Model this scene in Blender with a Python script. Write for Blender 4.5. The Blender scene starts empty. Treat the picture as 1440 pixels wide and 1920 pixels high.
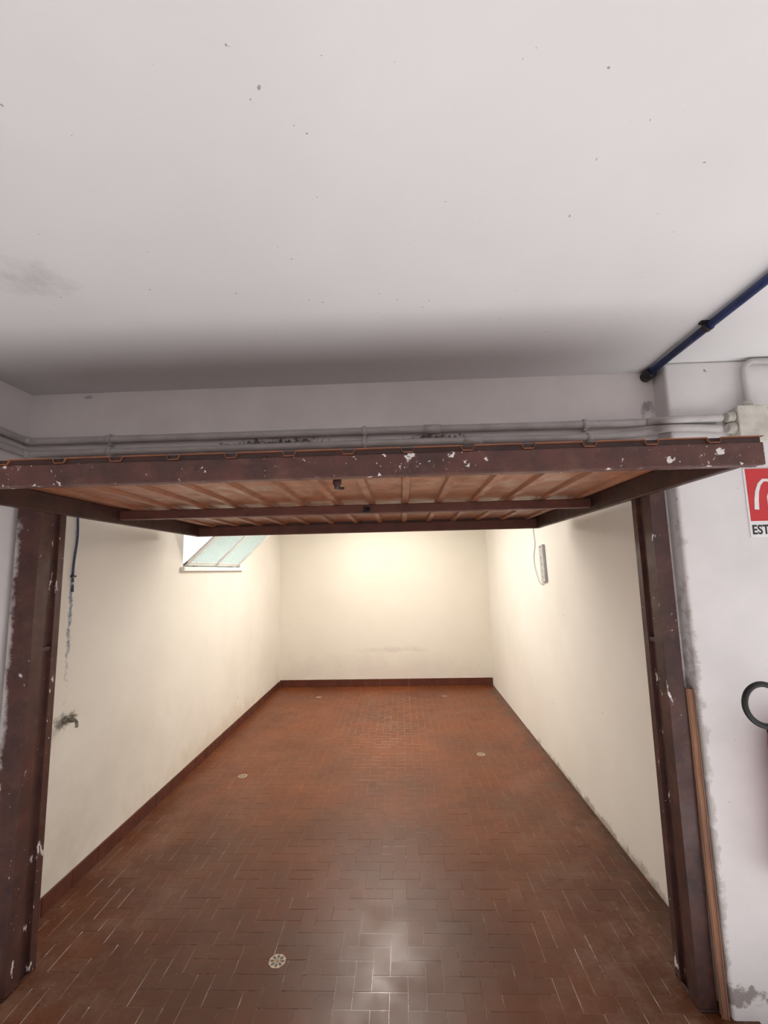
import bpy, bmesh, math, random
from mathutils import Vector, Matrix
random.seed(7)
C = bpy.context.scene.collection
PI = math.pi

# ------------------------------------------------------------------ camera
F = 843.0
CAM = Vector((0, 0, 1.6))
yc = Vector(((754-720)/F, (960-1068)/F, -1)).normalized()
zc = Vector(((576-720)/F, (960+5620)/F, -1)).normalized()
zc = (zc - yc*zc.dot(yc)).normalized()
xc = yc.cross(zc).normalized()
R = Matrix((xc, yc, zc))            # camera -> world
cd = bpy.data.cameras.new('camera'); cam = bpy.data.objects.new('camera', cd); C.objects.link(cam)
cam.matrix_world = Matrix.Translation(CAM) @ R.to_4x4()
cd.sensor_fit = 'VERTICAL'; cd.sensor_height = 24; cd.sensor_width = 18
cd.lens = F/1920*24; cd.clip_start = .05
bpy.context.scene.camera = cam

def P(px, py, X=None, Y=None, Z=None):
    """point of a real plane (wall, floor) seen at a photo pixel"""
    d = R @ Vector(((px-720)/F, (960-py)/F, -1))
    if X is not None: t = X/d.x
    elif Y is not None: t = Y/d.y
    else: t = (Z-1.6)/d.z
    return CAM + d*t

# ------------------------------------------------------------------ materials
def lin(c):
    return tuple(((v/255)/12.92 if v/255 <= .04045 else ((v/255+.055)/1.055)**2.4) for v in c) + (1.0,)
def new_mat(name):
    m = bpy.data.materials.new(name); m.use_nodes = True
    return m, m.node_tree, m.node_tree.nodes['Principled BSDF']
def put(nt, sock, v):
    if hasattr(v, 'is_output'): nt.links.new(v, sock)
    else: sock.default_value = v
def mix(nt, fac, a, b):
    n = nt.nodes.new('ShaderNodeMix'); n.data_type = 'RGBA'
    put(nt, n.inputs[0], fac); put(nt, n.inputs[6], a); put(nt, n.inputs[7], b)
    return n.outputs[2]
def pos(nt): return nt.nodes.new('ShaderNodeNewGeometry').outputs['Position']
def noise(nt, scale, detail=3, vec=None, rough=.55, stretch=None):
    n = nt.nodes.new('ShaderNodeTexNoise'); n.inputs['Scale'].default_value = scale
    n.inputs['Detail'].default_value = detail; n.inputs['Roughness'].default_value = rough
    v = vec or pos(nt)
    if stretch:
        mp = nt.nodes.new('ShaderNodeMapping'); mp.inputs['Scale'].default_value = stretch
        nt.links.new(v, mp.inputs['Vector']); v = mp.outputs[0]
    nt.links.new(v, n.inputs['Vector'])
    return n.outputs[0]
def rng(nt, v, lo, hi, a=0., b=1.):
    n = nt.nodes.new('ShaderNodeMapRange'); n.clamp = True
    put(nt, n.inputs[0], v)
    for i, k in enumerate((lo, hi, a, b)): n.inputs[i+1].default_value = k
    return n.outputs[0]
def mth(nt, op, a, b):
    n = nt.nodes.new('ShaderNodeMath'); n.operation = op
    put(nt, n.inputs[0], a); put(nt, n.inputs[1], b); return n.outputs[0]
def bump(nt, bsdf, h, strength=.2, dist=.01):
    n = nt.nodes.new('ShaderNodeBump'); n.inputs['Strength'].default_value = strength
    n.inputs['Distance'].default_value = dist
    nt.links.new(h, n.inputs['Height']); nt.links.new(n.outputs[0], bsdf.inputs['Normal'])
def stain(nt, col, center, radii, color, strength=.6, jitter=.8, nscale=14, soft=.35):
    s = nt.nodes.new('ShaderNodeVectorMath'); s.operation = 'SUBTRACT'
    nt.links.new(pos(nt), s.inputs[0]); s.inputs[1].default_value = center
    d = nt.nodes.new('ShaderNodeVectorMath'); d.operation = 'DIVIDE'
    nt.links.new(s.outputs[0], d.inputs[0]); d.inputs[1].default_value = radii
    l = nt.nodes.new('ShaderNodeVectorMath'); l.operation = 'LENGTH'
    nt.links.new(d.outputs[0], l.inputs[0])
    j = rng(nt, noise(nt, nscale, 5, rough=.7), .3, .7, -jitter, jitter)
    f = rng(nt, mth(nt, 'ADD', l.outputs['Value'], j), 1.0, soft, 0, strength)
    return mix(nt, f, col, lin(color))
def plaster(name, c1, c2, scale=2.0, stains=(), specks=0., speck_col=(90, 85, 85), rough=.9, bs=.12, contrast=(.35, .7), sps=28):
    m, nt, b = new_mat(name)
    col = mix(nt, rng(nt, noise(nt, scale, 5), *contrast), lin(c1), lin(c2))
    for s in stains: col = stain(nt, col, *s)
    if specks:
        f = rng(nt, noise(nt, sps, 1.5), specks, specks+.02, 0, .75)
        col = mix(nt, f, col, lin(speck_col))
    nt.links.new(col, b.inputs['Base Color'])
    b.inputs['Roughness'].default_value = rough
    h = mth(nt, 'ADD', noise(nt, 35, 6), mth(nt, 'MULTIPLY', noise(nt, 5, 3), 2.0))
    bump(nt, b, h, bs, .004)
    return m
def paint(name, c1, c2, rough=.5, chips=None, chip_col=(215, 208, 205), metal=0., nscale=9, chip_scale=22, bs=.15, stretch=None, stains=(), fine=.07, rust=0.):
    m, nt, b = new_mat(name)
    col = mix(nt, rng(nt, noise(nt, nscale, 6, rough=.65), .35, .68), lin(c1), lin(c2))
    if rust:
        col = mix(nt, rng(nt, noise(nt, 13, 8, rough=.75), .52, .70, 0, rust), col, lin((122, 84, 68)))
        col = mix(nt, rng(nt, noise(nt, 19, 8, rough=.75), .58, .70, 0, .8), col, lin((44, 30, 28)))
    for s in stains: col = stain(nt, col, *s)
    if chips:
        # chips come in clusters
        cl = rng(nt, noise(nt, 3.0, 2), .35, .65, -.06, .03)
        n1 = mth(nt, 'ADD', noise(nt, chip_scale, 4, rough=.6, stretch=stretch), cl)
        col = mix(nt, rng(nt, n1, chips, chips+.025), col, lin(chip_col))
        n2 = mth(nt, 'ADD', noise(nt, chip_scale*4, 2), cl)
        col = mix(nt, rng(nt, n2, chips+fine, chips+fine+.02), col, lin(chip_col))
    nt.links.new(col, b.inputs['Base Color'])
    put(nt, b.inputs['Roughness'], rng(nt, noise(nt, 12, 4), .3, .7, rough-.1, rough+.15))
    b.inputs['Metallic'].default_value = metal
    bump(nt, b, noise(nt, 60, 4), bs, .003)
    return m
def plain(name, c, rough=.5, metal=0., var=.12):
    m, nt, b = new_mat(name)
    c2 = tuple(v*(1-var) for v in c)
    col = mix(nt, rng(nt, noise(nt, 18, 4), .35, .65), lin(c), lin(c2))
    nt.links.new(col, b.inputs['Base Color'])
    b.inputs['Roughness'].default_value = rough; b.inputs['Metallic'].default_value = metal
    return m

XL, XR, YB, YF = -1.76, 1.208, 6.49, 1.93     # inner wall planes of the garage, front wall plane
ZC = 2.437

tapP = P(120, 1352, X=XL); streakP = P(131, 1150, X=XL)
M = {}
M['ceil'] = plaster('ceiling_plaster', (223, 222, 222), (214, 211, 211), .9, stains=[
    (tuple(P(55, 525, Z=ZC)), (.13, .08, .1), (150, 149, 149), .45, .5, 9, 0.)], specks=.765, speck_col=(130, 124, 122), bs=.08, sps=60)
M['front'] = plaster('front_wall_plaster', (234, 227, 225), (222, 214, 212), 4, stains=[
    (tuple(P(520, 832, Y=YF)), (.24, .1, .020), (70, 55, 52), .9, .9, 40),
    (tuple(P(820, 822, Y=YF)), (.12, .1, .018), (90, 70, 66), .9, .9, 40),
    ((1.105, 1.91, .9), (.022, .2, 1.1), (166, 156, 148), .55, 1.1, 16, .3),
    (tuple(P(1215, 765, Y=YF)), (.03, .1, .05), (120, 116, 114), .7, .8, 25),
    (tuple(P(165, 745, Y=YF)), (.03, .1, .010), (150, 140, 135), .6, .8, 25)], specks=.77)
M['pier'] = plaster('pier_plaster', (219, 215, 214), (206, 202, 201), 3, stains=[
    (tuple(P(1385, 1868, Y=1.84)), (.11, .1, .035), (120, 110, 104), .8, 1.2, 24),
    ((1.12, 1.84, .75), (.018, .1, .85), (162, 154, 148), .6, 1.1, 18, .3)], specks=.785, sps=40)
M['wl'] = plaster('left_wall_plaster', (231, 226, 216), (223, 217, 206), 1.6, stains=[
    (tuple(tapP), (.2, .10, .045), (130, 126, 116), .85, .7, 25),
    (tuple(streakP), (.2, .016, .36), (90, 112, 136), .85, .75, 34, .1),
    (tuple(P(200, 1450, X=XL)), (.2, .9, .36), (206, 200, 187), .4, .5, 5, 0.),
    (tuple(P(110, 1600, X=XL)), (.2, .35, .22), (204, 196, 180), .4, .6, 8, 0.),
    ((XL, 4.6, .1), (.2, 2.0, .14), (208, 190, 164), .5, .6, 7, 0.)], specks=.80, bs=.12)
M['wb'] = plaster('back_wall_plaster', (231, 226, 213), (226, 220, 206), 1.2, stains=[
    (tuple(P(720, 1262, Y=YB)), (1.8, .2, .30), (216, 206, 198), .65, .4, 3, .2),
    (tuple(P(735, 1218, Y=YB)), (.7, .2, .04), (202, 188, 180), .45, .8, 5, 0.)], specks=.80, bs=.12)
M['wr'] = plaster('right_wall_plaster', (231, 227, 219), (224, 219, 210), 1.5, stains=[
    ((XR, 3.2, .0), (.2, 1.3, .05), (120, 104, 90), .65, .7, 9)], specks=.80, bs=.12)
M['conc'] = plaster('yard_concrete', (184, 183, 183), (168, 167, 167), 3, specks=.7)
M['blocker'] = plaster('sun_block_plaster', (226, 223, 221), (214, 211, 209), 1)
def tile_mat(name, c1, c2, r0, r1, spec):
    m, nt, b = new_mat(name)
    at = nt.nodes.new('ShaderNodeAttribute'); at.attribute_name = 'tint'
    col = mix(nt, at.outputs['Fac'], lin(c1), lin(c2))
    sep = nt.nodes.new('ShaderNodeSeparateXYZ'); nt.links.new(pos(nt), sep.inputs[0])
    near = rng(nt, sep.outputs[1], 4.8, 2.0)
    wear_shade = rng(nt, mth(nt, 'ADD', noise(nt, 1.3, 5, rough=.62), mth(nt, 'MULTIPLY', near, .20)), .44, .78, 0, .85)  # blotchy wear, plus light falloff toward the opening painted into the colour
    col = mix(nt, wear_shade, col, lin((76, 41, 23)))
    # dusty scuffs, mostly near the opening and along the walls
    dust = rng(nt, noise(nt, 3.5, 10, rough=.82), .46, .70, 0, .65)
    side = rng(nt, mth(nt, 'ABSOLUTE', mth(nt, 'ADD', sep.outputs[0], .27), 0.), .45, 1.3)
    dust = mth(nt, 'MULTIPLY', dust, mth(nt, 'MULTIPLY', near, side))
    col = mix(nt, dust, col, lin((146, 120, 104)))
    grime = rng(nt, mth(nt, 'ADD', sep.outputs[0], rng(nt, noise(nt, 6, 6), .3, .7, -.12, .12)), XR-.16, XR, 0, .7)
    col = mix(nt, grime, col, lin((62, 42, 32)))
    nt.links.new(col, b.inputs['Base Color'])
    rg = rng(nt, noise(nt, 4, 8, rough=.7), .35, .65, r0, r1)
    put(nt, b.inputs['Roughness'], mth(nt, 'ADD', rg, mth(nt, 'MULTIPLY', dust, .3)))
    b.inputs['Specular IOR Level'].default_value = spec
    bump(nt, b, noise(nt, 40, 6), .14, .002)
    return m
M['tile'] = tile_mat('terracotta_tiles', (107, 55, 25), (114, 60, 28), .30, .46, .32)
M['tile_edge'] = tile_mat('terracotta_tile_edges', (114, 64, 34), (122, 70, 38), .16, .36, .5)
M['skirt'] = paint('skirting_tile', (96, 48, 34), (80, 42, 31), .4, chips=.74, chip_col=(170, 140, 120), chip_scale=14)
edge = [((-1.665, 1.88, 1.0), (.028, .2, 1.5), (190, 184, 182), .85, .7, 12, .3)]
M['maroon'] = paint('maroon_post_paint', (84, 50, 44), (60, 38, 34), .5, chips=.645, stretch=(1, 1, .35), chip_scale=16, stains=edge, fine=.09, rust=.35)
M['maroon_r'] = paint('dark_maroon_post_paint', (77, 45, 39), (52, 33, 30), .5, chips=.65, stretch=(1, 1, .4), chip_scale=18, fine=.08, rust=.3)
M['maroon_door'] = paint('maroon_door_paint', (92, 53, 46), (60, 38, 34), .45, chips=.645, chip_scale=26, fine=.06, rust=.5)
M['maroon_mid'] = paint('maroon_rail_paint', (102, 57, 46), (80, 47, 38), .5, rust=.3)
M['maroon_dark'] = paint('maroon_dark_paint', (70, 40, 34), (48, 30, 27), .5, chips=.78)
M['sheet'] = paint('brown_ribbed_sheet', (148, 92, 62), (122, 76, 54), .42, chips=.82, bs=.08)
M['conduit'] = paint('grey_conduit_plastic', (192, 187, 185), (172, 166, 164), .5, chips=.70, chip_col=(112, 102, 99))
M['box'] = plain('junction_box_plastic', (202, 197, 186), .5)
M['blue'] = paint('blue_pipe_paint', (28, 50, 108), (20, 36, 80), .45, chips=.78, chip_col=(60, 70, 95))
M['blue_old'] = paint('worn_blue_paint', (44, 62, 100), (60, 72, 92), .6, chips=.58, chip_col=(185, 184, 180), chip_scale=45)
M['black'] = plain('black_rubber', (12, 12, 14), .5)
M['dark'] = plain('dark_steel', (52, 48, 48), .5, .4)
M['steel'] = plain('grey_steel', (140, 136, 132), .4, .7)
M['white'] = plain('white_sign_enamel', (226, 224, 224), .4, 0, .04)
M['red'] = plain('red_sign_enamel', (196, 42, 46), .4, 0, .05)
M['red_body'] = plain('red_extinguisher_paint', (178, 28, 30), .3, 0, .08)
M['ink'] = plain('black_sign_ink', (28, 28, 30), .5)
M['brass'] = paint('corroded_brass', (150, 144, 128), (84, 86, 74), .8, nscale=70, bs=.8)
M['pvc'] = plain('grey_white_plastic', (182, 184, 186), .5, 0, .05)
m, nt, b = new_mat('stick_wood')
col = mix(nt, rng(nt, noise(nt, 20, 5, stretch=(3, 3, .25)), .35, .65), lin((150, 108, 82)), lin((122, 87, 67)))
nt.links.new(col, b.inputs['Base Color']); b.inputs['Roughness'].default_value = .75
M['wood'] = m
M['win'] = paint('window_white_paint', (238, 238, 235), (226, 226, 220), .5, chips=.68, chip_col=(165, 160, 150))
m, nt, b = new_mat('frosted_wired_glass')
out = nt.nodes['Material Output']
tl = nt.nodes.new('ShaderNodeBsdfTranslucent')
tc = mix(nt, rng(nt, noise(nt, 70, 2), .35, .65), lin((232, 239, 235)), lin((204, 214, 210)))
nt.links.new(tc, tl.inputs[0])
b.inputs['Base Color'].default_value = lin((206, 214, 210)); b.inputs['Roughness'].default_value = .4
ms = nt.nodes.new('ShaderNodeMixShader'); ms.inputs[0].default_value = .3
nt.links.new(tl.outputs[0], ms.inputs[1]); nt.links.new(b.outputs[0], ms.inputs[2]); nt.links.new(ms.outputs[0], out.inputs[0])
M['glass'] = m
M['cream'] = plain('inlay_cream', (195, 176, 148), .45)
M['petal'] = plain('inlay_petal', (78, 74, 80), .45)
M['ochre'] = plain('inlay_ochre', (160, 112, 64), .45)

# ------------------------------------------------------------------ mesh helpers
class MB:
    def __init__(s): s.bm = bmesh.new(); s.mi = 0
    def box(s, x0, x1, y0, y1, z0, z1, bev=0., rot=None, seg=2):
        vs = bmesh.ops.create_cube(s.bm, size=1)['verts']
        for v in vs:
            v.co = Vector(((x0+x1)/2+v.co.x*(x1-x0), (y0+y1)/2+v.co.y*(y1-y0), (z0+z1)/2+v.co.z*(z1-z0)))
            if rot: v.co = rot @ v.co
        fs = {f for v in vs for f in v.link_faces}
        for f in fs: f.material_index = s.mi
        if bev:
            es = list({e for v in vs for e in v.link_edges})
            r = bmesh.ops.bevel(s.bm, geom=es, offset=bev, segments=seg, affect='EDGES', profile=.5)
            for f in r['faces']: f.material_index = s.mi
        return s
    def prism(s, poly, a, b_, fn):
        lo = [s.bm.verts.new(fn(u, v, a)) for u, v in poly]
        hi = [s.bm.verts.new(fn(u, v, b_)) for u, v in poly]
        n = len(poly)
        fs = [s.bm.faces.new(lo[::-1]), s.bm.faces.new(hi)]
        for i in range(n):
            j = (i+1) % n
            fs.append(s.bm.faces.new((lo[i], lo[j], hi[j], hi[i])))
        for f in fs: f.material_index = s.mi
        return s
    def tube(s, pts, r, seg=14, smooth=0):
        pts = [Vector(p) for p in pts]
        if smooth:
            q = []
            n = len(pts)
            for i in range(n-1):
                p0, p1, p2, p3 = pts[max(i-1, 0)], pts[i], pts[i+1], pts[min(i+2, n-1)]
                for k in range(smooth):
                    t = k/smooth
                    q.append(.5*((2*p1)+(p2-p0)*t+(2*p0-5*p1+4*p2-p3)*t*t+(3*p1-p0-3*p2+p3)*t**3))
            q.append(pts[-1]); pts = q
        rings = []; nrm = None
        for i, p in enumerate(pts):
            t = (pts[min(i+1, len(pts)-1)]-pts[max(i-1, 0)]).normalized()
            if nrm is None:
                a = Vector((0, 0, 1)) if abs(t.z) < .9 else Vector((1, 0, 0))
                nrm = t.cross(a).normalized()
            nrm = (nrm-t*nrm.dot(t)).normalized(); bn = t.cross(nrm)
            rings.append([s.bm.verts.new(p+(nrm*math.cos(2*PI*k/seg)+bn*math.sin(2*PI*k/seg))*r) for k in range(seg)])
        for a, b_ in zip(rings, rings[1:]):
            for k in range(seg):
                f = s.bm.faces.new((a[k], a[(k+1) % seg], b_[(k+1) % seg], b_[k])); f.smooth = True; f.material_index = s.mi
        for rg in (rings[0][::-1], rings[-1]):
            f = s.bm.faces.new(rg); f.material_index = s.mi
        return s
    def lathe(s, prof, mtx, seg=24):
        rings = []
        for r, h in prof:
            rings.append([s.bm.verts.new(mtx @ Vector((max(r, 1e-4)*math.cos(2*PI*k/seg), max(r, 1e-4)*math.sin(2*PI*k/seg), h))) for k in range(seg)])
        for a, b_ in zip(rings, rings[1:]):
            for k in range(seg):
                f = s.bm.faces.new((a[k], a[(k+1) % seg], b_[(k+1) % seg], b_[k])); f.smooth = True; f.material_index = s.mi
        for rg in (rings[0][::-1], rings[-1]):
            f = s.bm.faces.new(rg); f.material_index = s.mi
        return s
    def build(s, name, mats, parent=None):
        bmesh.ops.recalc_face_normals(s.bm, faces=s.bm.faces[:])
        me = bpy.data.meshes.new(name); s.bm.to_mesh(me); s.bm.free()
        for m_ in (mats if isinstance(mats, (list, tuple)) else [mats]): me.materials.append(m_)
        o = bpy.data.objects.new(name, me); C.objects.link(o)
        if parent: hang(o, parent)
        return o
def hang(o, parent):
    o.parent = parent
    if parent.type == 'EMPTY':          # meshes keep world coordinates; an Empty sits at its thing's base
        o.matrix_parent_inverse = Matrix.Translation(-parent.location)
def thing(name, label, cat, loc, group=None):
    o = bpy.data.objects.new(name, None); C.objects.link(o); o.location = loc
    o.empty_display_size = .1
    return tag(o, label, cat, group)
def tag(o, label, cat, group=None):
    o['label'] = label; o['category'] = cat
    if group: o['group'] = group
    return o
def struct(o): o['kind'] = 'structure'; return o
def T(x, y, z): return Matrix.Translation((x, y, z))
RX = lambda a: Matrix.Rotation(a, 4, 'X')
RY = lambda a: Matrix.Rotation(a, 4, 'Y')
RZ = lambda a: Matrix.Rotation(a, 4, 'Z')

# ------------------------------------------------------------------ room shell
PX, PY = 1.12, 1.84                      # corner of the right pier, plane of its front
WY0, WY1, WZ0, WZ1 = 3.57, 4.86, 1.66, 2.30   # window opening in the left wall
FY = 1.79                                # front edge of the tiles
# floor: herringbone tiles on a slab
mb = MB()
mb.box(XL, XR, FY, YB, -.1, .0035)
floor_bm = mb.bm
lay = floor_bm.faces.layers.float.new('tint')
def tile(x0, x1, y0, y1, tint):
    g, b_, h = .0006, .0014, .0042
    x0 += g; x1 -= g; y0 += g; y1 -= g
    if x1-x0 < .008 or y1-y0 < .008: return
    tx, ty = random.gauss(0, .006), random.gauss(0, .008)
    cx, cy = (x0+x1)/2, (y0+y1)/2
    lo = [floor_bm.verts.new((x, y, 0.0033)) for x, y in ((x0, y0), (x1, y0), (x1, y1), (x0, y1))]
    q = b_
    hi = [floor_bm.verts.new((x, y, h+max(-.0005, min(.0005, (x-cx)*tx+(y-cy)*ty)))) for x, y in ((x0+q, y0+q), (x1-q, y0+q), (x1-q, y1-q), (x0+q, y1-q))]
    fs = [floor_bm.faces.new(hi)]
    for i in range(4):
        j = (i+1) % 4
        fs.append(floor_bm.faces.new((lo[i], lo[j], hi[j], hi[i])))
    for i, f in enumerate(fs): f.material_index = 1 if i == 0 else 2; f[lay] = tint
W = .070
ox, oy = -.02, FY
nx0, nx1 = int((XL-ox)/W)-3, int((XR-ox)/W)+3
for i in range(nx0, nx1):
    for j in range(-3, int((YB-oy)/W)+3):
        k = (i-j) % 4
        if k == 0: rect = (ox+i*W, ox+(i+2)*W, oy+j*W, oy+(j+1)*W)
        elif k == 3: rect = (ox+i*W, ox+(i+1)*W, oy+j*W, oy+(j+2)*W)
        else: continue
        tt = random.random()
        if -1.655 <= rect[0] and rect[1] <= 1.085: regs = ((XL, XR, FY, YB),)
        else: regs = ((-1.655, 1.085, FY, 2.08), (XL, XR, 2.08, YB))
        for (a0, a1, b0, b1) in regs:
            tile(max(rect[0], a0), min(rect[1], a1), max(rect[2], b0), min(rect[3], b1), tt)
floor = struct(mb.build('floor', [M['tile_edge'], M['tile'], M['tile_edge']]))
for px, py in ((520, 1802), (455, 1455), (902, 1414), (598, 1307), (833, 1305)):
    c = P(px, py, Z=.005)
    q = MB(); s_ = .036
    q.prism([(s_*math.cos(PI/8+k*PI/4), s_*math.sin(PI/8+k*PI/4)) for k in range(8)], .003, .0056, lambda u, v, w: (c.x+u, c.y+v, w))
    q.mi = 1
    for k in range(8):
        a = k*PI/4
        pet = [(.010, 0), (.018, .0055), (.026, .0053), (.030, 0), (.026, -.0053), (.018, -.0055)]
        q.prism([(u*math.cos(a)-v*math.sin(a), u*math.sin(a)+v*math.cos(a)) for u, v in pet], .005, .0062, lambda u, v, w: (c.x+u, c.y+v, w))
    q.mi = 2
    q.prism([(.008*math.cos(k*PI/6), .008*math.sin(k*PI/6)) for k in range(12)], .005, .0064, lambda u, v, w: (c.x+u, c.y+v, w))
    q.build('flower_inlay', [M['cream'], M['petal'], M['ochre']], floor)

struct(MB().box(-6, 8, -9, FY, -.1, 0).build('floor_outside', M['conc']))
struct(MB().box(-6, 8, -6.3, -6.0, 0, 6.85).build('sun_block_wall', M['blocker']))  # unseen wall, added to cut the sun strip off behind the camera
struct(MB().box(-1.95, 4.0, -.85, YB+.15, ZC, ZC+.12).build('ceiling', M['ceil']))
# left wall of the garage with the window opening
mb = MB(); T_ = .16
mb.box(XL-T_, XL, 2.08, WY0, -.1, ZC); mb.box(XL-T_, XL, WY1, YB+.15, -.1, ZC)
mb.box(XL-T_, XL, WY0, WY1, -.1, WZ0); mb.box(XL-T_, XL, WY0, WY1, WZ1, ZC)
struct(mb.build('wall_left', M['wl']))
struct(MB().box(XR, XR+.15, 2.08, YB+.15, -.1, ZC).build('wall_right', M['wr']))
struct(MB().box(XL, XR, YB, YB+.15, -.1, ZC).build('wall_back', M['wb']))
# front wall: lintel, narrow legs beside the posts
mb = MB()
mb.box(XL-T_, PX, YF, 2.08, 2.03, ZC)
mb.box(XL-T_, -1.66, YF, 2.08, -.1, 2.03)
mb.box(1.09, PX, YF-.015, 2.08, -.1, 2.03)
struct(mb.build('wall_front', M['front']))
struct(MB().box(PX, 4.0, PY, 2.08, -.1, ZC, .012, seg=3).build('wall_front_right', M['pier']))
struct(MB().box(-1.85, -1.69, -6.0, YF, -.1, ZC).build('wall_outer_left', M['front']))  # unseen run behind the camera, lengthened to shade the left of the floor
# skirting tiles
mb = MB(); y = 2.085
while y < YB-.02:
    y1 = min(y+.2, YB-.011); mb.box(XL, XL+.010, y+.001, y1-.001, .003, .088, .002); y += .2
struct(mb.build('baseboard_left', M['skirt']))
mb = MB(); x = XL+.011
while x < XR-.02:
    x1 = min(x+.2, XR); mb.box(x+.001, x1-.001, YB-.010, YB, .003, .10, .002); x += .2
struct(mb.build('baseboard_back', M['skirt']))

# window: fixed frame, sill, bottom-hung sash tilted into the room
win = struct(bpy.data.objects.new('window_1', None)); C.objects.link(win); win.location = (XL, WY0, WZ0)
mb = MB()
for y0, y1 in ((WY0, WY0+.035), (WY1-.035, WY1)): mb.box(XL-.09, XL-.03, y0, y1, WZ0, WZ1, .003)
mb.box(XL-.09, XL-.03, WY0, WY1, WZ0, WZ0+.03, .003); mb.box(XL-.09, XL-.03, WY0, WY1, WZ1-.035, WZ1, .003)
mb.build('window_frame', M['win'], win)
MB().box(XL-.10, XL+.035, WY0-.04, WY1+.05, WZ0-.035, WZ0, .005).build('window_sill', M['win'], win)
hinge = T(XL-.01, 0, WZ0+.015) @ RY(math.radians(47))
sh = .62; sy0, sy1 = WY0+.03, WY1-.06
sash = MB(); r4 = hinge
for y0 in (sy0, (sy0+sy1)/2-.02, sy1-.06): sash.box(-.005, .009, y0, y0+.06, 0, sh, .003, rot=r4)
sash.box(-.005, .009, sy0, sy1, 0, .045, .003, rot=r4); sash.box(-.005, .009, sy0, sy1, sh-.045, sh, .003, rot=r4)
so = sash.build('sash', M['win'], win)
for a, b_ in ((sy0+.055, (sy0+sy1)/2-.02), ((sy0+sy1)/2+.035, sy1-.055)):
    MB().box(-.002, .004, a, b_, .04, sh-.045, rot=r4).build('pane', M['glass'], so)
for yy in (sy0+.2, sy1-.2):
    MB().tube([(XL-.005, yy-.03, WZ0+.008), (XL-.005, yy+.03, WZ0+.008)], .008).build('hinge', M['steel'], so)

# ------------------------------------------------------------------ door frame and tilt-up leaf
fr = thing('garage_door_frame', 'maroon painted steel frame lining the garage opening, white paint splashes on its posts', 'door frame', (-.3, 1.9, .005))
def post(x_out, x_in, mat_):
    s_ = 1 if x_in > x_out else -1
    poly = [(x_out, 1.872), (x_in, 1.872), (x_in, 1.935), (x_in-s_*.014, 1.935), (x_in-s_*.014, 1.985), (x_in, 1.985), (x_in, 2.02), (x_out, 2.02)]
    o = MB().prism(poly, .0055, 1.985, lambda u, v, w: (u, v, w)).build('post', mat_, fr)
    k0, k1 = sorted((x_in-s_*.018, x_in-s_*.004))
    MB().box(k0, k1, 1.935, 1.985, 1.28, 1.30, .003).build('guide_bracket', M['maroon_dark'], o)
    MB().box(min(x_out, x_in), max(x_out, x_in), 1.866, 2.02, .005, .012, .002).build('foot_plate', M['maroon_dark'], o)
post(-1.66, -1.555, M['maroon']); post(1.088, 1.026, M['maroon_r'])
MB().box(-1.66, 1.088, 1.89, 1.93, 1.99, 2.03, .003).build('header', M['maroon_r'], fr)

LX0, LX1, LY0, LY1, LZ0, LZ1 = -1.552, 1.022, 1.32, 3.36, 1.88, 1.948
dr = thing('garage_door', 'open tilt-up garage door with maroon rails and brown ribbed underside, hanging level overhead', 'garage door', (-.26, 2.3, LZ0))
MB().box(LX0-.035, LX1+.043, LY0, LY0+.04, LZ0, LZ1, .004).build('front_rail', M['maroon_door'], dr)
MB().box(LX0, LX1, LY1-.04, LY1, LZ0, LZ1, .004).build('back_rail', M['maroon_mid'], dr)
MB().box(LX0+.028, LX1-.028, 2.36, 2.40, LZ0+.020, LZ1, .004).build('middle_rail', M['maroon_mid'], dr)
for a, b_ in ((LX0, LX0+.028), (LX1-.028, LX1)):
    MB().box(a, b_, LY0+.041, LY1-.041, LZ0, LZ1+.015, .004).build('side_rail', M['maroon_dark'], dr)
# ribbed sheet lying on the rails
prof = []; zt, zb = LZ1+.016, LZ1+.001
xs = [-.154+.18*k for k in range(-8, 8)]
prof.append((LX0-.035, zt))
for x in xs:
    if LX0+.03 < x < LX1-.03:
        prof += [(x-.021, zt), (x-.015, zb), (x+.015, zb), (x+.021, zt)]
prof.append((LX1+.044, zt))
full = prof + [(u, v+.0025) for u, v in reversed(prof)]
MB().prism(full, LY0-.002, LY1, lambda u, v, w: (u, w, v)).build('ribbed_sheet', M['sheet'], dr)
MB().box(LX0-.03, LX1+.038, LY0+.006, LY0+.036, LZ1, zt+.001).build('sheet_edge', M['maroon_dark'], dr)
MB().box(LX0+.001, LX1-.001, LY1-.036, LY1-.002, LZ1-.002, zt+.003).build('sheet_edge', M['maroon_dark'], dr)
lk = P(632, 903, Z=LZ1-.02)
q = MB().box(lk.x-.03, lk.x+.03, lk.y-.025, lk.y+.025, LZ1-.008, LZ1+.001, .003)
q.lathe([(.016, 0), (.016, .02), (.011, .03), (.011, .04)], T(lk.x, lk.y, LZ1-.008) @ RX(PI), 18)
lo = q.build('lock', M['maroon_dark'], dr)
MB().tube([(lk.x, lk.y, LZ1-.043), (lk.x+.018, lk.y+.003, LZ1-.046), (lk.x+.026, lk.y+.003, LZ1-.045)], .005).build('lock_lever', M['dark'], lo)
q = P(688, 968, Y=2.355)
lt = MB().box(q.x-.018, q.x+.018, 2.350, 2.3605, LZ0+.022, LZ0+.050, .003)
lt.tube([(q.x, 2.352, LZ0+.034), (q.x, 2.335, LZ0+.034), (q.x+.02, 2.332, LZ0+.024)], .005)
lt.build('latch', M['dark'], dr)

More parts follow.
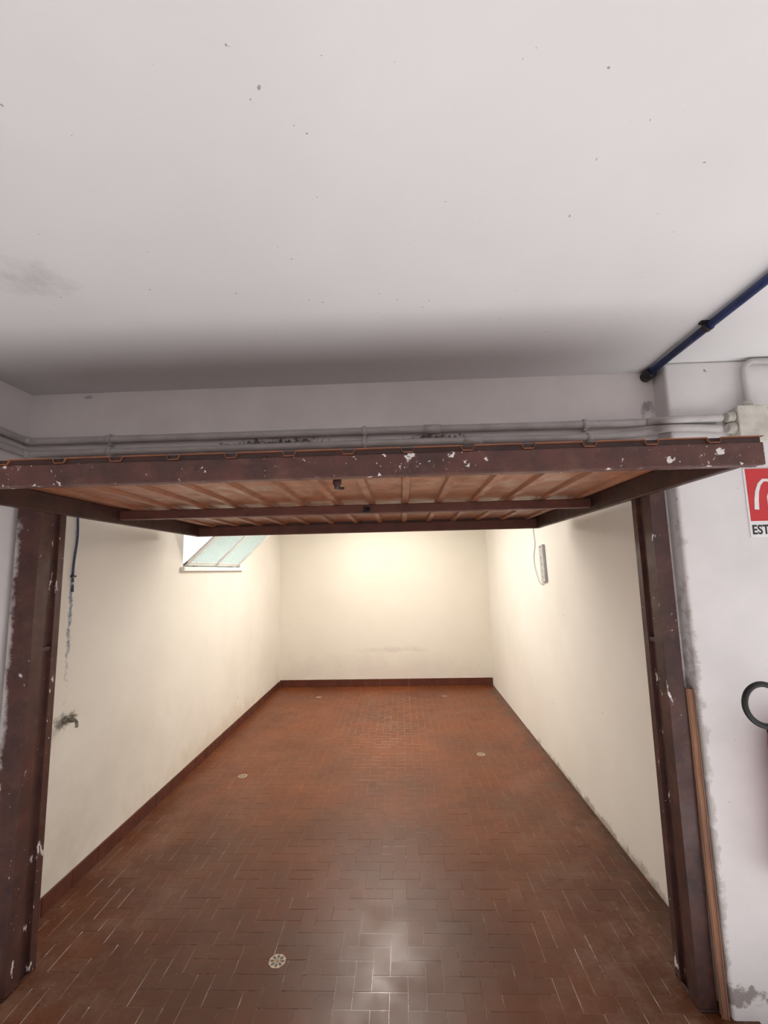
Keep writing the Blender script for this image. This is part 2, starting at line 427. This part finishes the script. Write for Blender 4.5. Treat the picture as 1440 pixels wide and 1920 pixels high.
# ------------------------------------------------------------------ conduits on the lintel
RC = .0165
def conduit(label, row, r):
    pts = [P(px, py, Y=yy) for px, py, yy in row]
    z0 = pts[0].z
    left = [Vector((-1.668, .7, z0+.06)), Vector((-1.668, 1.5, z0+.02)), Vector((-1.668, 1.84, z0+.006)), Vector((-1.650, 1.885, z0+.002))]
    t = thing('conduit_pipe', label, 'conduit', left[0].lerp(pts[-1], .5))
    MB().tube(left+pts, r, 12, smooth=6).build('tube', M['conduit'], t)
    return t, pts
def clips(t, locs, r):
    for p in locs:
        MB().tube([p+Vector((-.011, 0, 0)), p+Vector((.011, 0, 0))], r+.003, 14).box(p.x-.006, p.x+.006, p.y, YF, p.z-.026, p.z+.026, .002).build('clip', M['conduit'], t)
yw = YF-.030
t1, p1 = conduit('upper grey plastic conduit running along the lintel above the open door', [(75, 828, yw), (400, 818, yw), (700, 808, yw), (1000, 799, yw), (1185, 793, yw), (1222, 791, yw-.02), (1256, 788, PY-.026), (1300, 786, PY-.022), (1352, 784, PY-.022)], RC)
clips(t1, [P(205, 824, Y=yw), P(683, 809, Y=yw), P(1097, 796, Y=yw)], RC)
MB().tube([P(795, 805, Y=yw), P(826, 804, Y=yw)], .020).build('coupling', M['conduit'], t1)
t2, p2 = conduit('lower grey plastic conduit on the lintel just over the door edge', [(75, 851, yw), (400, 841, yw), (700, 831, yw), (900, 825, yw), (1100, 820, yw), (1180, 815, yw), (1222, 808, yw-.02), (1256, 803, PY-.026), (1300, 802, PY-.022), (1352, 804, PY-.022)], .015)
clips(t2, [P(205, 847, Y=yw), P(683, 831, Y=yw), P(1105, 820, Y=yw)], .015)
MB().tube([P(870, 826, Y=yw), P(905, 825, Y=yw)], .0185).build('coupling', M['conduit'], t2)

# junction box on the pier
b0, b1 = P(1380, 825, Y=PY-.05), P(1380, 762, Y=PY-.05)
bx0, bx1, bz0, bz1 = b1.x, b1.x+.13, b0.z, b1.z
jb = thing('junction_box', 'square grey-beige electrical junction box on the pier, fed by two conduits', 'junction box', (bx0, PY, bz0))
MB().box(bx0, bx1, PY-.05, PY-.0005, bz0, bz1, .006).build('box_body', M['box'], jb)
lid = MB().box(bx0-.002, bx1+.002, PY-.059, PY-.0505, bz0-.002, bz1+.002, .004).build('lid', M['box'], jb)
for x in (bx0+.014, bx1-.014):
    for z in (bz0+.014, bz1-.014):
        MB().lathe([(.005, 0), (.004, .002)], T(x, PY-.0585, z) @ RX(PI/2), 10).build('screw', M['box'], lid)
for p in (p1[-1], p2[-1]):
    MB().lathe([(.018, 0), (.022, .005), (.022, .018), (.025, .020), (.025, .028)], T(bx0-.028, PY-.0265, p.z) @ RY(PI/2), 16).build('cable_gland', M['box'], jb)
ec = thing('elbow_conduit', 'grey conduit rising from the junction box and bending right', 'conduit', P(1392, 760, Y=PY-.02))
ez = P(1392, 690, Y=PY-.02)
MB().tube([(ez.x, PY-.022, bz1+.004), (ez.x, PY-.022, ez.z-.03), (ez.x+.006, PY-.022, ez.z+.002), (ez.x+.025, PY-.022, ez.z+.02), (ez.x+.06, PY-.022, ez.z+.026), (ez.x+.3, PY-.022, ez.z+.02), (ez.x+1.2, PY-.022, ez.z+.01)], .0125, 12, smooth=6).build('tube', M['conduit'], ec)
MB().lathe([(.018, 0), (.018, .018), (.0145, .026)], T(ez.x, PY-.022, bz1+.0035), 16).build('cable_gland', M['box'], ec)

# ------------------------------------------------------------------ blue pipe below the ceiling
bp = thing('blue_pipe', 'dark blue painted pipe running under the ceiling into the lintel', 'pipe', (1.088, 1.93, 2.418))
MB().tube([(1.088, -.6, 2.418), (1.088, 1.89, 2.418)], .0140, 18).build('tube', M['blue'], bp)
MB().lathe([(.0155, 0), (.023, .002), (.023, .05), (.016, .06)], T(1.088, 1.928, 2.413) @ RX(PI/2), 18).build('end_collar', M['black'], bp)
ck = P(1325, 612, Z=2.418)
for yy in (ck.y, .3):
    MB().tube([(1.088, yy-.011, 2.418), (1.088, yy+.011, 2.418)], .017, 18).box(1.062, 1.114, yy-.010, yy+.010, 2.428, ZC, .002).build('clamp', M['dark'], bp)

# ------------------------------------------------------------------ fire extinguisher sign
s0, s1 = P(1395, 879, Y=PY), P(1403, 1008, Y=PY)
sx, sz1, sz0 = (s0.x+s1.x)/2, s0.z, s1.z
sw = .235
sg = thing('fire_extinguisher_sign', 'red and white wall sign reading EST at the right edge', 'sign', (sx, PY, sz0))
MB().box(sx, sx+sw, PY-.003, PY-.0002, sz0, sz1, .001, seg=1).build('sign_plate', M['white'], sg)
rz0, rz1 = P(1420, 977, Y=PY).z, P(1420, 879, Y=PY).z
ry = PY-.0042
MB().box(sx+.008, sx+sw-.008, ry, PY-.003, rz0, rz1).build('red_field', M['red'], sg)
pict = MB(); py_ = PY-.0054
mid = sx+.118; bz = rz0+.012
body = [(mid-.038, bz), (mid+.038, bz), (mid+.038, bz+.085), (mid+.028, bz+.108), (mid+.011, bz+.118), (mid+.011, bz+.130), (mid-.011, bz+.130), (mid-.011, bz+.118), (mid-.028, bz+.108), (mid-.038, bz+.085)]
pict.prism(body, py_, ry, lambda u, v, w: (u, w, v))
pict.prism([(mid-.012, bz+.135), (mid+.045, bz+.150), (mid+.045, bz+.160), (mid-.012, bz+.147)], py_, ry, lambda u, v, w: (u, w, v))
def stroke(pts, w0, w1):
    L_, R_ = [], []
    for i, p in enumerate(pts):
        a, c_ = Vector(pts[max(i-1, 0)]), Vector(pts[min(i+1, len(pts)-1)])
        d = (c_-a).normalized(); n = Vector((-d.y, d.x))*(w0+(w1-w0)*i/(len(pts)-1))
        L_.append((p[0]+n.x, p[1]+n.y)); R_.append((p[0]-n.x, p[1]-n.y))
    for i in range(len(pts)-1):
        pict.prism([L_[i], L_[i+1], R_[i+1], R_[i]], py_, ry, lambda u, v, w: (u, w, v))
hx = sx+.032
stroke([(mid-.006, bz+.141), (mid-.030, bz+.152), (hx+.040, bz+.152), (hx+.024, bz+.136), (hx+.012, bz+.106), (hx+.006, bz+.070), (hx+.003, bz+.034)], .0045, .0090)
pict.build('pictogram', M['white'], sg)
fc = bpy.data.curves.new('text', 'FONT'); fc.body = 'ESTINTORE'; fc.size = .05; fc.extrude = .0006; fc.offset = .0011; fc.space_character = 1.05
fo = bpy.data.objects.new('text', fc); C.objects.link(fo)
dg = bpy.context.evaluated_depsgraph_get(); dg.update()
me = bpy.data.meshes.new_from_object(fo.evaluated_get(dg)); bpy.data.objects.remove(fo)
xsn = [v.co.x for v in me.vertices]; ysn = [v.co.y for v in me.vertices]
tz0, tz1 = P(1425, 1002, Y=PY).z, P(1425, 984, Y=PY).z
sxk = (sw-.020)/(max(xsn)-min(xsn)); syk = (tz1-tz0)/(max(ysn)-min(ysn))
for v in me.vertices:
    v.co = Vector((sx+.010+(v.co.x-min(xsn))*sxk, PY-.0036-v.co.z, tz0+(v.co.y-min(ysn))*syk))
me.materials.clear(); me.materials.append(M['ink'])
to = bpy.data.objects.new('lettering', me); C.objects.link(to); hang(to, sg)

# ------------------------------------------------------------------ fire extinguisher
ex_l = P(1437, 1420, Y=1.745); ex = Vector((ex_l.x+.101, 1.745, .47)); er = .075
fe = thing('fire_extinguisher', 'red fire extinguisher with looped black hose hung on the pier', 'fire extinguisher', ex)
zt_ = P(1437, 1366, Y=1.745).z
MB().lathe([(er-.012, 0), (er, .01), (er, zt_-.47-.06), (er*.93, zt_-.47-.03), (er*.7, zt_-.47-.005), (.03, zt_-.47+.01), (.02, zt_-.47+.02)], T(*ex), 32).build('cylinder', M['red_body'], fe)
vz = zt_+.02
MB().lathe([(.02, 0), (.02, .03), (.014, .035), (.014, .055)], T(ex.x, ex.y, vz-.003), 18).build('valve', M['steel'], fe)
q = MB()
q.box(ex.x-.012, ex.x+.012, ex.y-.11, ex.y+.015, vz+.052, vz+.060, .003)
q.box(ex.x-.010, ex.x+.010, ex.y-.10, ex.y+.015, vz+.022, vz+.030, .003)
q.build('handle', M['black'], fe)
MB().box(ex.x-.02, ex.x+.02, ex.y+er-.004, PY-.0005, vz-.20, vz-.05, .003).build('wall_bracket', M['dark'], fe)
hc = P(1437, 1323, Y=1.63); hr = .066
hp = [Vector((ex.x-.012, ex.y-.01, vz+.02)), Vector((ex.x-.03, ex.y-.05, vz+.022))]
for k in range(0, 15):
    a = math.radians(20+k*23)
    hp.append(Vector((hc.x+hr*math.cos(a), hc.y+.02-.03*k/14, hc.z+hr*math.sin(a))))
hp += [Vector((ex.x+.02, 1.64, vz-.20)), Vector((ex.x+.02, 1.652, vz-.34))]
MB().tube(hp, .0095, 12, smooth=5).build('hose', M['black'], fe)
MB().lathe([(.012, 0), (.014, .06), (.02, .10)], T(ex.x+.02, 1.652, vz-.33) @ RX(PI), 16).build('nozzle', M['black'], fe)

# ------------------------------------------------------------------ wooden stick beside the right post
tp, bt = Vector((1.106, 1.874, 1.112)), Vector((1.099, 1.852, .0))
d = tp-bt; L = d.length
rot = T(*bt) @ d.to_track_quat('Z', 'Y').to_matrix().to_4x4()
s_ = MB()
s_.box(-.0088, .0088, -.009, .009, 0.001, L, .004, rot=rot)
tag(s_.build('wooden_stick', M['wood']), 'long narrow brown wooden stick leaning upright beside the right post', 'stick')

# ------------------------------------------------------------------ tap on the left wall
tp = P(132, 1350, X=XL+.03)
tw = thing('water_tap', 'small corroded water tap on a grey patch of the left wall', 'tap', (XL, tp.y, tp.z))
MB().lathe([(.020, 0), (.020, .004), (.011, .008), (.010, .03), (.013, .032), (.012, .048), (.009, .052)], T(XL, tp.y, tp.z) @ RY(PI/2), 18).build('tap_body', M['brass'], tw)
MB().tube([(XL+.042, tp.y, tp.z), (XL+.056, tp.y, tp.z-.003), (XL+.064, tp.y, tp.z-.014), (XL+.065, tp.y, tp.z-.036)], .0075, 14, smooth=5).build('spout', M['brass'], tw)
q = MB().tube([(XL+.041, tp.y, tp.z+.006), (XL+.041, tp.y, tp.z+.022)], .0045)
q.box(XL+.024, XL+.060, tp.y-.006, tp.y+.006, tp.z+.020, tp.z+.026, .002)
q.build('tap_handle', M['brass'], tw)

# old blue pipe end on the left wall
a_, b_ = P(146, 950, X=XL+.009), P(136, 1110, X=XL+.007)
op = thing('wall_pipe', 'thin worn blue pipe stub hanging down the left wall', 'pipe', (XL, b_.y, b_.z))
MB().tube([a_, a_.lerp(b_, .35)+Vector((.003, .008, 0)), a_.lerp(b_, .7)+Vector((.0, -.004, 0)), b_], .0058, 10, smooth=6).build('tube', M['blue_old'], op)
k = a_.lerp(b_, .82)
MB().box(XL, XL+.016, k.y-.016, k.y+.012, k.z-.005, k.z+.005, .002).build('clip', M['dark'], op)

# power strip on the right wall
c = P(1018, 1056, X=XR-.012)
ps = thing('power_strip', 'flat grey-white power strip hung upright on the right wall with its cable', 'power strip', (XR, c.y, c.z))
rot = T(XR-.0125, c.y, c.z) @ RX(math.radians(-5))
MB().box(-.011, .011, -.052, .052, -.155, .155, .002, rot=rot).build('strip_body', M['pvc'], ps)
for k in range(5):
    z = -.115+k*.055
    q = MB()
    q.lathe([(.020, 0), (.020, .0012), (.017, .0018), (.016, .0008)], rot @ T(-.011, 0, z) @ RY(-PI/2), 18)
    q.mi = 1
    for dy in (-.006, 0, .006): q.lathe([(.002, 0), (.002, .003)], rot @ T(-.011, dy, z) @ RY(-PI/2), 8)
    q.build('socket', [M['box'], M['ink']], ps)
MB().box(-.014, -.009, -.012, .012, .132, .146, .002, rot=rot).build('switch', M['red'], ps)
MB().tube([P(1001, 965, X=XR-.006), P(1000, 995, X=XR-.006), P(1003, 1020, X=XR-.008), P(1001, 1045, X=XR-.006), P(1005, 1072, X=XR-.010), P(1013, 1094, X=XR-.012), rot @ Vector((0, 0, -.153))], .0035, 10, smooth=6).build('cable', M['pvc'], ps)

# ------------------------------------------------------------------ light
w = bpy.data.worlds.new('world'); bpy.context.scene.world = w; w.use_nodes = True
bg = w.node_tree.nodes['Background']; bg.inputs[0].default_value = lin((242, 241, 243)); bg.inputs[1].default_value = 1.3
sl = bpy.data.lights.new('sun', 'SUN'); sl.energy = 23.5; sl.angle = .03; sl.color = (1, .982, .982)
sun = bpy.data.objects.new('sun', sl); C.objects.link(sun)
sun.rotation_euler = (math.radians(40), 0, math.radians(-12))     # from behind the camera, 50 degrees high
al = bpy.data.lights.new('garage_lamp', 'AREA'); al.shape = 'RECTANGLE'; al.size = 1.0; al.size_y = 2.4
al.energy = 60; al.color = (1, .945, .855)
ao = bpy.data.objects.new('garage_lamp', al); C.objects.link(ao); ao.location = (-.27, 4.7, 2.41)
pl = bpy.data.lights.new('fill_point', 'POINT'); pl.energy = 28; pl.color = (1, .945, .855); pl.shadow_soft_size = .06  # added fill to even out the side walls, no fixture here
pl.specular_factor = .35
po = bpy.data.objects.new('fill_point', pl); C.objects.link(po); po.location = (-.25, 4.4, 2.04)
dl = bpy.data.lights.new('window_daylight', 'AREA'); dl.shape = 'RECTANGLE'; dl.size = 1.6; dl.size_y = 1.6
dl.energy = 52; dl.color = (.96, .99, 1)
do = bpy.data.objects.new('window_daylight', dl); C.objects.link(do); do.location = (-3.1, 4.2, 2.9)
do.rotation_euler = Vector((1.4, 0, -.85)).to_track_quat('-Z', 'Y').to_euler()

vs = bpy.context.scene.view_settings
vs.view_transform = 'Standard'; vs.look = 'None'; vs.exposure = 0; vs.gamma = 1
